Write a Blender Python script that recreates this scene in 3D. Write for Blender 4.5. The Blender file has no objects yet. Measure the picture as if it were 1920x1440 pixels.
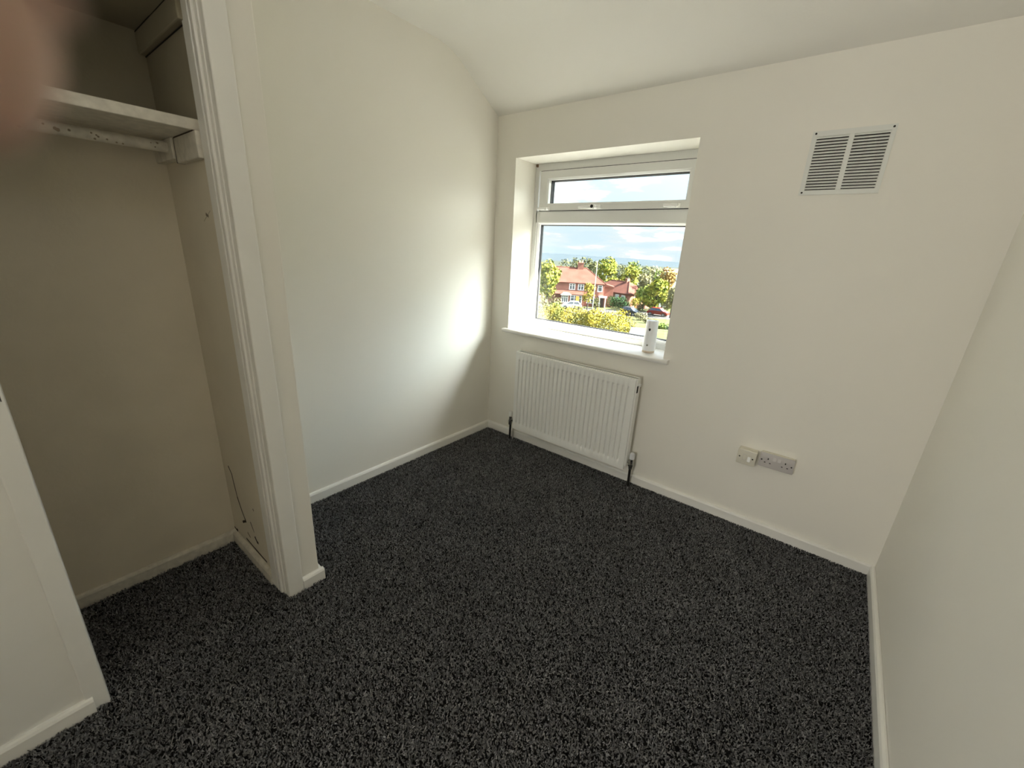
import bpy, bmesh, math, random
import numpy as np
from mathutils import Vector, Matrix
random.seed(7)
RNG = np.random.RandomState(7)
S = bpy.context.scene
COL = S.collection

# ------------------------------------------------------------------ camera
YAW, PITCH, ROLL = .6592, -.3152, .0523
CAM = Vector((1.9457, -2.2322, 1.3241))
fwd = Vector((-math.sin(YAW)*math.cos(PITCH), math.cos(YAW)*math.cos(PITCH), math.sin(PITCH)))
rgt0 = Vector((math.cos(YAW), math.sin(YAW), 0)); up0 = rgt0.cross(fwd)
rgt = math.cos(ROLL)*rgt0 + math.sin(ROLL)*up0
upv = -math.sin(ROLL)*rgt0 + math.cos(ROLL)*up0
cd = bpy.data.cameras.new('camera'); cam = bpy.data.objects.new('camera', cd); COL.objects.link(cam)
cam.matrix_world = Matrix(((rgt.x, upv.x, -fwd.x, CAM.x), (rgt.y, upv.y, -fwd.y, CAM.y), (rgt.z, upv.z, -fwd.z, CAM.z), (0, 0, 0, 1)))
cd.sensor_width = 36; cd.lens = 773.63/1920*36; cd.clip_start = .002; cd.clip_end = 20000
cd.dof.use_dof = True; cd.dof.focus_distance = 2.6; cd.dof.aperture_fstop = 4.0
S.camera = cam

# ------------------------------------------------------------------ view, sky, sun
S.view_settings.view_transform = 'Standard'; S.view_settings.look = 'None'
S.view_settings.exposure = .98; S.view_settings.gamma = 1; S.view_settings.use_curve_mapping = False
SKY = .54
SUN = 36.0
FILL = 27.0
PENDANT_FILL = 3.0
CLOUDS = 3.1
S.cycles.max_bounces = 14; S.cycles.diffuse_bounces = 8; S.cycles.transparent_max_bounces = 16
S.cycles.sample_clamp_indirect = 6

w = bpy.data.worlds.new('sky'); S.world = w; w.use_nodes = True
nt = w.node_tree; nt.nodes.clear()
def N(t, tree=None, **kw):
    n = (tree or nt).nodes.new(t)
    for k, v in kw.items(): setattr(n, k, v)
    return n
def ramp(tree, pts, interp='LINEAR'):
    r = tree.nodes.new('ShaderNodeValToRGB'); e = r.color_ramp.elements; r.color_ramp.interpolation = interp
    while len(e) < len(pts): e.new(.5)
    for i, (p, c) in enumerate(pts):
        e[i].position = p; e[i].color = (c[0], c[1], c[2], 1) if not isinstance(c, (int, float)) else (c, c, c, 1)
    return r
L = nt.links.new
tc = N('ShaderNodeTexCoord'); sep = N('ShaderNodeSeparateXYZ'); L(tc.outputs['Generated'], sep.inputs[0])
# clear-sky model with haze round the sun, which stands to the right of the window
SUNV = Vector((1, .5, .83)).normalized()
base = N('ShaderNodeTexSky', sky_type='NISHITA', sun_disc=False, sun_elevation=math.asin(SUNV.z), sun_rotation=math.atan2(SUNV.x, SUNV.y), dust_density=9.5, air_density=1.0, ozone_density=1.5)
mz = N('ShaderNodeMath', operation='MAXIMUM'); mz.inputs[1].default_value = 0; L(sep.outputs[2], mz.inputs[0])
az_ = N('ShaderNodeMath', operation='ADD'); az_.inputs[1].default_value = .12; L(mz.outputs[0], az_.inputs[0])
dx = N('ShaderNodeMath', operation='DIVIDE'); L(sep.outputs[0], dx.inputs[0]); L(az_.outputs[0], dx.inputs[1])
dy = N('ShaderNodeMath', operation='DIVIDE'); L(sep.outputs[1], dy.inputs[0]); L(az_.outputs[0], dy.inputs[1])
cmb = N('ShaderNodeCombineXYZ'); cmb.inputs[2].default_value = CLOUDS; L(dx.outputs[0], cmb.inputs[0]); L(dy.outputs[0], cmb.inputs[1])
ns = N('ShaderNodeTexNoise'); ns.inputs['Scale'].default_value = 1.05; ns.inputs['Detail'].default_value = 9; ns.inputs['Roughness'].default_value = .58
L(cmb.outputs[0], ns.inputs['Vector'])
cl = ramp(nt, [(.45, 0), (.58, 1)]); L(ns.outputs[0], cl.inputs[0])
bw = N('ShaderNodeRGBToBW'); L(base.outputs[0], bw.inputs[0])
lum = N('ShaderNodeMath', operation='MULTIPLY_ADD'); lum.inputs[1].default_value = .7; lum.inputs[2].default_value = 1.4; L(bw.outputs[0], lum.inputs[0])
shade = ramp(nt, [(.40, (.78, .95, 1.08)), (.50, (.88, .98, 1.05)), (.62, (1.0, 1.01, 1.02)), (.78, (.72, .78, .84))]); L(ns.outputs[0], shade.inputs[0])
ccol = N('ShaderNodeMixRGB', blend_type='MULTIPLY'); ccol.inputs[0].default_value = 1; L(lum.outputs[0], ccol.inputs[1]); L(shade.outputs[0], ccol.inputs[2])
above = N('ShaderNodeMath', operation='GREATER_THAN'); above.inputs[1].default_value = -.04; L(sep.outputs[2], above.inputs[0])
hz = N('ShaderNodeMapRange', interpolation_type='SMOOTHSTEP'); hz.inputs[1].default_value = .16; hz.inputs[2].default_value = .0; hz.inputs[4].default_value = .7; L(sep.outputs[2], hz.inputs[0])
cmx = N('ShaderNodeMath', operation='MAXIMUM'); L(cl.outputs[0], cmx.inputs[0]); L(hz.outputs[0], cmx.inputs[1])
cf = N('ShaderNodeMath', operation='MULTIPLY'); L(cmx.outputs[0], cf.inputs[0]); L(above.outputs[0], cf.inputs[1])
mx = N('ShaderNodeMixRGB'); L(cf.outputs[0], mx.inputs[0])
tint = N('ShaderNodeMixRGB', blend_type='MULTIPLY'); tint.inputs[0].default_value = 1; tint.inputs[2].default_value = (.72, .92, 1.1, 1); L(base.outputs[0], tint.inputs[1]); L(tint.outputs[0], mx.inputs[1]); L(ccol.outputs[0], mx.inputs[2])
bg = N('ShaderNodeBackground'); bg.inputs[1].default_value = SKY; L(mx.outputs[0], bg.inputs[0])
L(bg.outputs[0], N('ShaderNodeOutputWorld').inputs[0])

sd = bpy.data.lights.new('sun', 'SUN'); sd.energy = SUN; sd.angle = math.radians(1.0); sd.color = (1, .95, .86)
sun = bpy.data.objects.new('sun', sd); COL.objects.link(sun); sun.location = (30, 15, 30)
sun.rotation_euler = SUNV.to_track_quat('Z', 'Y').to_euler()

# added fill light, shining into the room by the doorway behind the camera
ld = bpy.data.lights.new('fill_light', 'AREA'); ld.shape = 'RECTANGLE'; ld.size = 1.9; ld.size_y = 1.3; ld.energy = FILL; ld.color = (1, .975, .93)
lo = bpy.data.objects.new('fill_light', ld); COL.objects.link(lo); lo.location = (.95, -4.955, 1.12)
lo.rotation_euler = Vector((0, -1, 0)).to_track_quat('Z', 'Y').to_euler()

# ------------------------------------------------------------------ materials
MATS = {}
def mat(name, col, rough=.6, noise=None, bump=None, metal=0, spec=.5, sheen=0):
    """noise=(scale, darker colour multiplier, detail)   bump=(scale, strength, distance)"""
    if name in MATS: return MATS[name]
    m = bpy.data.materials.new(name); m.use_nodes = True; t = m.node_tree
    b = t.nodes['Principled BSDF']; b.inputs['Base Color'].default_value = (*col, 1); b.inputs['Roughness'].default_value = rough
    b.inputs['Metallic'].default_value = metal; b.inputs['Specular IOR Level'].default_value = spec
    if sheen: b.inputs['Sheen Weight'].default_value = sheen
    tcn = t.nodes.new('ShaderNodeTexCoord')
    if noise:
        n = t.nodes.new('ShaderNodeTexNoise'); n.inputs['Scale'].default_value = noise[0]; n.inputs['Detail'].default_value = noise[2] if len(noise) > 2 else 4
        t.links.new(tcn.outputs['Object'], n.inputs['Vector'])
        c2 = noise[1] if not isinstance(noise[1], (int, float)) else tuple(c*noise[1] for c in col)
        r = ramp(t, [(.35, c2), (.65, col)]); t.links.new(n.outputs[0], r.inputs[0]); t.links.new(r.outputs[0], b.inputs['Base Color'])
    if bump:
        n = t.nodes.new('ShaderNodeTexNoise'); n.inputs['Scale'].default_value = bump[0]; n.inputs['Detail'].default_value = 5
        t.links.new(tcn.outputs['Object'], n.inputs['Vector'])
        bn = t.nodes.new('ShaderNodeBump'); bn.inputs['Strength'].default_value = bump[1]; bn.inputs['Distance'].default_value = bump[2]
        t.links.new(n.outputs[0], bn.inputs['Height']); t.links.new(bn.outputs[0], b.inputs['Normal'])
    MATS[name] = m
    return m
WALL = mat('wall_paint', (.865, .838, .772), .75, (1.6, (.85, .828, .762)), (90, .10, .002), spec=.25)
CEIL = mat('ceiling_paint', (.855, .835, .785), .85, (1.2, .97), (140, .15, .002), spec=.2)
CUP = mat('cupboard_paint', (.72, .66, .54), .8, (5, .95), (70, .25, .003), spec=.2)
GLOSS = mat('white_gloss', (.86, .85, .81), .32, (9, .97), (40, .05, .001))
CUP_SHADE = mat('cupboard_shade', (.33, .295, .215), .85, (6, .9), (70, .25, .003), spec=.2)  # shade of the upper cupboard put into the colour
WORN = mat('worn_white_paint', (.70, .665, .58), .5, (38, .80, 8), (60, .3, .002))
UPVC = mat('white_upvc', (.70, .70, .675), .28)
BEAD = mat('upvc_glazing_bead', (.88, .88, .86), .25)
RUBBER = mat('black_gasket', (.012, .012, .012), .6)
DARK = mat('dark_gap', (.018, .016, .013), .9)
RAD = mat('radiator_enamel', (.86, .86, .83), .3)
CHROME = mat('chrome', (.62, .62, .60), .18, metal=1)
PIPE = mat('blackened_pipe', (.035, .032, .028), .4, metal=.6)
VENTM = mat('vent_aluminium_paint', (.76, .77, .73), .45)
SOCK = mat('grey_white_plastic', (.56, .53, .52), .35)
SPUR = mat('ivory_plastic', (.72, .69, .59), .35)
DEVICE = mat('white_plastic', (.82, .83, .86), .3)
BASE_RING = mat('device_base', (.62, .52, .42), .4)
CARPET = mat('carpet_backing', (.020, .019, .019), 1.0, (300, .5), spec=0)
SILLM = mat('window_board_gloss', (.84, .83, .80), .3)
CRACK = mat('crack_dark', (.05, .035, .022), .9)
SCUFF = mat('scuffed_plaster', (.33, .27, .19), .9, (30, .6))
BRICK_IN = mat('outer_render', (.5, .42, .36), .9, (8, .8))
SOFFIT = mat('soffit_white', (.75, .74, .7), .5)

def glass(name, tint=(.97, .99, .98)):
    m = bpy.data.materials.new(name); m.use_nodes = True; t = m.node_tree; t.nodes.clear()
    o = t.nodes.new('ShaderNodeOutputMaterial'); tr = t.nodes.new('ShaderNodeBsdfTransparent'); tr.inputs[0].default_value = (*tint, 1)
    g = t.nodes.new('ShaderNodeBsdfGlossy'); g.inputs['Roughness'].default_value = .02
    lw = t.nodes.new('ShaderNodeLayerWeight'); lw.inputs[0].default_value = .5
    pw = t.nodes.new('ShaderNodeMath'); pw.operation = 'POWER'; pw.inputs[1].default_value = 5; t.links.new(lw.outputs['Facing'], pw.inputs[0])
    f = t.nodes.new('ShaderNodeMath'); f.operation = 'MULTIPLY_ADD'; f.inputs[1].default_value = .94; f.inputs[2].default_value = .04; t.links.new(pw.outputs[0], f.inputs[0])
    mxx = t.nodes.new('ShaderNodeMixShader'); t.links.new(f.outputs[0], mxx.inputs[0]); t.links.new(tr.outputs[0], mxx.inputs[1]); t.links.new(g.outputs[0], mxx.inputs[2])
    t.links.new(mxx.outputs[0], o.inputs[0]); return m
GLASS = glass('window_glass')

# ------------------------------------------------------------------ mesh helpers
class MB:
    def __init__(s): s.bm = bmesh.new()
    def box(s, x0, x1, y0, y1, z0, z1, bevel=0, seg=2):
        b = bmesh.new(); bmesh.ops.create_cube(b, size=1)
        for v in b.verts: v.co = Vector(((x0+x1)/2+v.co.x*(x1-x0), (y0+y1)/2+v.co.y*(y1-y0), (z0+z1)/2+v.co.z*(z1-z0)))
        if bevel: bmesh.ops.bevel(b, geom=b.edges[:], offset=bevel, segments=seg, affect='EDGES', profile=.5)
        s.add(b); return s
    def add(s, b, M=None):
        if M is not None: bmesh.ops.transform(b, matrix=M, verts=b.verts)
        me = bpy.data.meshes.new('t'); b.to_mesh(me); b.free(); s.bm.from_mesh(me); bpy.data.meshes.remove(me)
    def cyl(s, p, q, r0, r1=None, n=16, cap=True):
        p, q = Vector(p), Vector(q); d = q-p; b = bmesh.new()
        bmesh.ops.create_cone(b, cap_ends=cap, segments=n, radius1=r0, radius2=r0 if r1 is None else r1, depth=d.length)
        M = Matrix.Translation((p+q)/2) @ d.to_track_quat('Z', 'Y').to_matrix().to_4x4(); s.add(b, M); return s
    def lathe(s, prof, o=(0, 0, 0), n=32):
        o = Vector(o); rings = []
        for r, z in prof: rings.append([s.bm.verts.new(o+Vector((r*math.cos(2*math.pi*i/n), r*math.sin(2*math.pi*i/n), z))) for i in range(n)])
        for a, b in zip(rings, rings[1:]):
            for i in range(n): s.bm.faces.new((a[i], a[(i+1) % n], b[(i+1) % n], b[i]))
        s.bm.faces.new(rings[0][::-1]); s.bm.faces.new(rings[-1]); return s
    def prism(s, pts, axis, a, b):
        """extrude a 2-D outline (ccw or cw) along axis from a to b; other two coords in order"""
        def P(u, v, t): return {'x': (t, u, v), 'y': (u, t, v), 'z': (u, v, t)}[axis]
        A = [s.bm.verts.new(P(u, v, a)) for u, v in pts]; B = [s.bm.verts.new(P(u, v, b)) for u, v in pts]
        n = len(pts); s.bm.faces.new(A); s.bm.faces.new(B[::-1])
        for i in range(n): s.bm.faces.new((A[i], B[i], B[(i+1) % n], A[(i+1) % n]))
        return s
    def quad(s, *ps): s.bm.faces.new([s.bm.verts.new(p) for p in ps]); return s
    def ring(s, o, i, y0, y1, ch=0):
        """rectangular ring in the xz plane, outer (x0,x1,z0,z1), inner, from y0 (room side) to y1; mitred; inner edge chamfered by ch on the room side"""
        def rect(r, y): return [(r[0], y, r[2]), (r[1], y, r[2]), (r[1], y, r[3]), (r[0], y, r[3])]
        ic = (i[0]-ch, i[1]+ch, i[2]-ch, i[3]+ch)
        loops = [rect(o, y1), rect(o, y0), rect(ic, y0)] + ([rect(i, y0+ch)] if ch else []) + [rect(i, y1)]
        vs = [[s.bm.verts.new(p) for p in lp] for lp in loops]; vs.append(vs[0])
        for a, b in zip(vs, vs[1:]):
            for k in range(4): s.bm.faces.new((a[k], a[(k+1) % 4], b[(k+1) % 4], b[k]))
        return s
    def build(s, name, material, parent=None, smooth=False):
        bmesh.ops.recalc_face_normals(s.bm, faces=s.bm.faces[:])
        me = bpy.data.meshes.new(name); s.bm.to_mesh(me); s.bm.free()
        if smooth:
            for p in me.polygons: p.use_smooth = True
            try: me.set_sharp_from_angle(angle=math.radians(40))
            except Exception: pass
        me.materials.append(material); o = bpy.data.objects.new(name, me); COL.objects.link(o)
        if parent: o.parent = parent; o.matrix_parent_inverse = Matrix.Identity(4); o.location = (0, 0, 0)
        if parent and parent.type == 'EMPTY' and parent.get('abs'): o.location = -Vector(parent['abs'])
        return o
def tag(o, label=None, cat=None, group=None, kind=None):
    if label: o['label'] = label
    if cat: o['category'] = cat
    if group: o['group'] = group
    if kind: o['kind'] = kind
    return o
def thing(name, loc, label, cat, group=None, rz=0, absolute=True):
    """an Empty at the thing's base; with absolute=True its parts are modelled in world coordinates"""
    o = bpy.data.objects.new(name, None); COL.objects.link(o); o.location = loc; o.rotation_euler = (0, 0, rz); o.empty_display_size = .05
    if absolute: o['abs'] = tuple(loc)
    return tag(o, label, cat, group)
def struct(o, label=None): o['kind'] = 'structure'; 
def structure(o, label, cat): return tag(o, label, cat, kind='structure')

# ------------------------------------------------------------------ room shell
W = 2.325; WT = 2.352; YB = -2.80; ZC = 2.335; ZF = 2.106; XP = .526
X0, X1, Z0, Z1 = .156, 1.247, .80, 1.862            # window opening
o = MB().box(-.2, 2.6, YB-2.2, .3, -.12, 0).build('floor', CARPET); structure(o, 'floor under the charcoal carpet', 'floor')
# window wall, with the hole
m = MB()
m.ring((-.15, 2.6, -.12, 2.6), (X0, X1, .7755, Z1), 0, .30)
o = m.build('wall_far', WALL); structure(o, 'off-white window wall with the vent and the sockets', 'wall')
o = MB().box(-.15, 0, YB, 0, -.05, 2.5).build('wall_left', WALL); structure(o, 'off-white left wall between cupboard and window', 'wall')
o = MB().prism([(W, -.05), (WT+.004, 2.5), (2.6, 2.5), (2.6, -.05)], 'y', YB, 0).build('wall_right', WALL)
o.data.transform(Matrix.Identity(4)); structure(o, 'plain off-white right wall', 'wall')
# rear wall with doorway behind the camera
m = MB(); m.ring((-.15, 2.6, -.6, 2.6), (1.02, 1.86, -.3, 2.0), YB-.1, YB)
o = m.build('wall_near', WALL); structure(o, 'off-white rear wall with the doorway', 'wall')
m = MB(); m.box(-.15, -.1, YB-2.2, YB-.1, -.1, 2.5); m.box(2.55, 2.6, YB-2.2, YB-.1, -.1, 2.5); m.box(-.15, 2.6, YB-2.25, YB-2.2, -.1, 2.5); m.box(-.15, 2.6, YB-2.25, YB-.1, 2.45, 2.5)
o = m.build('wall_landing', WALL); structure(o, 'off-white landing walls behind the doorway', 'wall')
root = thing('fill_frame', (.95, -4.97, .45), 'white frame added round the fill light behind the doorway', 'window'); root['kind'] = 'structure'  # frame added round the fill light
MB().ring((-.06, 1.96, .41, 1.83), (.0, 1.9, .47, 1.77), -4.94, -5.0, 0).build('frame', UPVC, root)
# ceiling: slopes down to the window wall, rounding over into the flat part
prof = [(.0, 2.104), (-.1, 2.160), (-.182, 2.206), (-.263, 2.257), (-.338, 2.296), (-.386, 2.315), (-.43, 2.327), (-.48, 2.333), (-.56, 2.336), (YB, 2.336)]
m = MB(); m.prism(prof+[(YB, 2.48), (.0, 2.48)], 'x', -.02, 2.42); o = m.build('ceiling', CEIL)
for p in o.data.polygons: p.use_smooth = len(p.vertices) == 4
o.data.set_sharp_from_angle(angle=math.radians(35))
structure(o, 'off-white ceiling sloping down to the window wall', 'ceiling')

# cupboard partition and front
o = MB().box(0, XP, -1.745, -1.62, -.02, 2.34, .003).build('wall_partition', WALL); structure(o, 'narrow partition wall end beside the open cupboard', 'wall')
o = MB().box(.43, XP, YB, -2.262, -.02, 2.34, .003).build('wall_front', GLOSS); structure(o, 'white painted front panel left of the cupboard opening', 'wall')
o = MB().box(.44, XP, -2.262, -1.745, 1.90, 2.34).build('wall_header', WALL); structure(o, 'wall over the cupboard opening', 'wall')
# inside lining of the cupboard, with its upper shade coloured in
m = MB(); m.box(0, .022, -2.78, -1.7455, 0, 1.915); o = m.build('wall_cupboard', CUP); structure(o, 'beige back wall inside the open cupboard', 'wall')
MB().box(.0221, .0232, -2.78, -1.7475, 1.628, 1.915).build('shade_panel', CUP_SHADE, o)['label'] = 'panel darkened for the shade above the shelf'
m = MB(); m.box(.022, .43, -1.7475, -1.7435, 0, 1.93); o = m.build('wall_side', CUP); structure(o, 'beige side wall inside the open cupboard', 'wall')
MB().box(.0221, .43, -1.7485, -1.7476, 1.628, 1.915).build('shade_panel', CUP_SHADE, o)['label'] = 'panel darkened for the shade above the shelf'
root = thing('ceiling_cupboard', (.02, -2.2, 1.915), 'boarded low ceiling inside the open cupboard', 'ceiling'); root['kind'] = 'structure'
for a, b, dz in ((.0, .183, 0), (.191, .375, -.004), (.381, .44, 0)):
    MB().box(a, b, -2.78, -1.745, 1.915+dz, 1.935, .002).build('board', CUP_SHADE, root)
MB().box(.0, .44, -2.78, -1.745, 1.936, 1.94).build('dark_void', DARK, root)
# baseboards with rounded top
def skirt(name, pts, label, h=.055, t=.016, material=GLOSS):
    """pts: wall line p->q in xy and inward normal"""
    (ax, ay), (bx, by), (nx, ny) = pts
    b = MB(); pr = [(0, -.01), (t, -.01), (t, h-.010), (t*.75, h-.003), (t*.35, h), (0, h)]
    A = [b.bm.verts.new((ax+nx*u, ay+ny*u, v)) for u, v in pr]; B = [b.bm.verts.new((bx+nx*u, by+ny*u, v)) for u, v in pr]
    n = len(pr); b.bm.faces.new(A); b.bm.faces.new(B[::-1])
    for i in range(n): b.bm.faces.new((A[i], B[i], B[(i+1) % n], A[(i+1) % n]))
    o = b.build(name, material); return structure(o, label, 'baseboard')
skirt('baseboard_far', ((0, 0), (W, 0), (0, -1)), 'white baseboard under the radiator along the window wall', .062)
skirt('baseboard_left', ((0, -1.62), (0, -.016), (1, 0)), 'white baseboard along the left wall', .062)
skirt('baseboard_right', ((W, YB), (W, -.016), (-1, 0)), 'white baseboard along the right wall', .062)
o = skirt('baseboard_partition', ((XP, -1.690), (XP, -1.604), (1, 0)), 'short white baseboard round the foot of the partition', .052)
skirt('baseboard_partition_back', ((.016, -1.62), (XP, -1.62), (0, 1)), 'white baseboard on the hidden window side of the partition', .052)
skirt('baseboard_cupboard', ((.022, -2.7), (.022, -1.7475), (1, 0)), 'white baseboard at the back of the open cupboard', .055, material=WORN)
skirt('baseboard_side', ((.038, -1.7475), (.42, -1.7475), (0, -1)), 'white baseboard on the side wall inside the cupboard', .055, material=WORN)
skirt('baseboard_front', ((XP, YB), (XP, -2.285), (1, 0)), 'white baseboard at the foot of the left front panel', .052)

# jamb of the cupboard opening: lining, bead, architrave
root = thing('trim_1', (.47, -1.745, 0), 'white painted door jamb and architrave on the partition end', 'trim'); root['kind'] = 'structure'
MB().box(.418, .468, -1.757, -1.741, 0, 1.90, .002).build('lining', GLOSS, root)
MB().box(.466, .474, -1.7485, -1.741, .0, 1.90).build('joint', WORN, root)
MB().box(.473, .493, -1.756, -1.741, 0, 1.90, .003).build('bead', GLOSS, root)
MB().box(.492, .512, -1.7495, -1.741, 0, 1.90, .001).build('lining_edge', GLOSS, root)
MB().box(.508, .541, -1.746, -1.690, -.005, 2.08, .004, 3).build('architrave', GLOSS, root)
m = MB()
random.seed(3); zz = .02
while zz < 1.95:
    L_ = random.uniform(.02, .13); m.box(.4685, .4705+random.uniform(0, .0012), -1.7492, -1.748, zz, zz+L_); zz += L_+random.uniform(.01, .12)
tag(m.build('joint_crack', DARK, root), kind='stuff')
root = thing('trim_2', (.5, -2.28, 0), 'white painted edge strip and panel seam left of the cupboard opening', 'trim'); root['kind'] = 'structure'
MB().box(.44, .532, -2.300, -2.254, -.004, 2.08, .004, 3).build('architrave', GLOSS, root)
MB().box(.5315, .5325, -2.2615, -2.2595, .945, .985).build('crack', DARK, root)

# damaged plaster low down on the cupboard side wall
def crackline(pts, wd, y, name, parent, material=CRACK):
    m = MB()
    for (xa, za), (xb, zb) in zip(pts, pts[1:]):
        wj = wd*random.uniform(.6, 1.3); d = Vector((xb-xa, 0, zb-za)); n = Vector((d.z, 0, -d.x)).normalized()*wj/2
        a, b = Vector((xa, y, za)), Vector((xb, y, zb)); e = d.normalized()*wd*.3
        m.quad(a-n-e, a+n-e, b+n*.8+e, b-n*.8+e)
    return m.build(name, material, parent)
ws = bpy.data.objects['wall_side']
YS = -1.7480
crackline([(.09, .40), (.105, .385), (.115, .375)], .012, YS, 'crack', ws)
crackline([(.115, .375), (.122, .33), (.135, .27), (.16, .22), (.185, .185), (.19, .178), (.165, .165), (.15, .155)], .0095, YS, 'crack', ws)
crackline([(.245, .20), (.262, .175), (.268, .165)], .008, YS, 'crack', ws)
crackline([(.27, .14), (.285, .125), (.295, .125)], .012, YS, 'crack', ws)
crackline([(.19, .12), (.21, .11)], .010, YS, 'crack', ws, SCUFF)
crackline([(.16, .075), (.25, .07), (.36, .068)], .0095, YS, 'crack', ws)
crackline([(.02, .066), (.05, .062), (.06, .068)], .012, YS-.0005, 'crack', ws)
crackline([(.30, .29), (.305, .285)], .007, YS, 'crack', ws)
crackline([(.33, 1.38), (.345, 1.375)], .012, YS, 'crack', ws, SCUFF)
crackline([(.30, 1.36), (.37, 1.39)], .003, YS, 'crack', ws, SCUFF)

# ------------------------------------------------------------------ window
root = thing('window_1', (.70, .21, .8), 'white plastic framed window with a narrow top-hung light', 'window'); root['kind'] = 'structure'
FX0, FX1, FZ0, FZ1 = .150, 1.262, .800, 1.866
ZT0, ZT1 = 1.507, 1.577          # transom
GB = (.206, 1.214, .850, 1.493)  # lower glass
GT = (.272, 1.158, 1.622, 1.762) # upper glass
m = MB(); m.ring((FX0, FX1, FZ0, FZ1), (.187, 1.235, .832, 1.818), .215, .285)
m.box(.18, 1.24, .215, .285, ZT0, ZT1)
m.build('outer_frame', UPVC, root)
m = MB(); m.ring((.187, 1.235, .828, ZT0), GB, .222, .25, .010); m.build('glazing_bead', BEAD, root)
m = MB(); m.ring((.210, 1.215, ZT1+.002, 1.814), GT, .200, .262, .010); m.build('top_sash', UPVC, root)
m = MB(); m.ring((.2055, 1.2195, ZT1-.002, 1.8185), (.21, 1.215, ZT1+.002, 1.814), .209, .214); m.build('sash_seal', RUBBER, root)
m = MB(); m.ring((GB[0]-.004, GB[1]+.004, GB[2]-.004, GB[3]+.004), (GB[0]+.003, GB[1]-.003, GB[2]+.003, GB[3]-.003), .2462, .256)
m.build('gasket', RUBBER, root)
m = MB(); m.ring((GT[0]-.006, GT[1]+.006, GT[2]-.004, GT[3]+.006), (GT[0]+.004, GT[1]-.004, GT[2]+.002, GT[3]-.004), .240, .256)
m.build('gasket', RUBBER, root)
# spacer bar of the sealed units, dark
m = MB(); m.ring((GB[0], GB[1], GB[2], GB[3]), (GB[0]+.005, GB[1]-.005, GB[2]+.005, GB[3]-.005), .258, .272); m.build('spacer', RUBBER, root)
m = MB(); m.ring((GT[0], GT[1], GT[2], GT[3]), (GT[0]+.006, GT[1]-.006, GT[2]+.003, GT[3]-.006), .258, .272); m.build('spacer', RUBBER, root)
for g in (GB, GT):
    o = MB().box(g[0]-.004, g[1]+.004, .2565, .2575, g[2]-.004, g[3]+.004).build('pane', GLASS, root)
# a restrictor at each end and the locking handle in the middle of the sash
def catch(xc, zc):
    m = MB(); m.box(xc-.034, xc+.034, .190, .2005, zc-.011, zc+.011, .003); m.box(xc-.050, xc+.016, .170, .190, zc-.007, zc+.008, .004)
    m.cyl((xc+.020, .168, zc), (xc+.020, .196, zc), .009, .010); return m.build('stay_catch', BEAD, root, True)
catch(.262, 1.588); catch(1.105, 1.592)
hm = MB(); xc, zc = .615, 1.595
hm.box(xc-.03, xc+.055, .190, .2005, zc-.012, zc+.012, .004); hm.box(xc-.085, xc+.02, .160, .178, zc-.013, zc+.004, .005); hm.cyl((xc+.02, .160, zc-.002), (xc+.02, .192, zc-.002), .012, .013)
h = hm.build('handle', BEAD, root, True)
MB().cyl((xc+.012, .1575, zc-.001), (xc+.012, .1605, zc-.001), .0095).build('lock_button', DARK, h)
m = MB()
for k in range(5): m.box(.152+.012*random.random(), .162+.016*random.random(), .2135, .2148, 1.842+.018*random.random(), 1.850+.014*random.random())
m.build('stain', mat('damp_stain', (.34, .22, .13), .9, (60, .7)), root)
# window board (sill)
m = MB(); m.prism([(.225, .776), (-.030, .776), (-.036, .780), (-.038, .788), (-.036, .796), (-.030, .80), (.225, .80)], 'x', .128, 1.282)
o = m.build('trim_3', SILLM); o.data.set_sharp_from_angle(angle=math.radians(60))
structure(o, 'white window board projecting over the radiator', 'sill')
# board sits across the opening: horns outside the reveal stop at the wall face, so it is cut to fit
# eaves outside, above the window
root = thing('trim_4', (.7, .5, 2.0), 'white boarded roof eaves outside above the window', 'eaves'); root['kind'] = 'structure'
MB().box(-1.5, 4.2, .30, .70, 1.925, 1.94).build('soffit', SOFFIT, root)
MB().box(-1.5, 4.2, .68, .70, 1.925, 2.14).build('fascia', SOFFIT, root)
MB().prism([(.72, 2.12), (.72, 2.16), (-1.8, 3.4), (-1.8, 3.36)], 'x', -1.5, 4.2).build('roof_slope', mat('grey_tiles', (.2, .17, .16), .9, (20, .7)), root)

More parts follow.
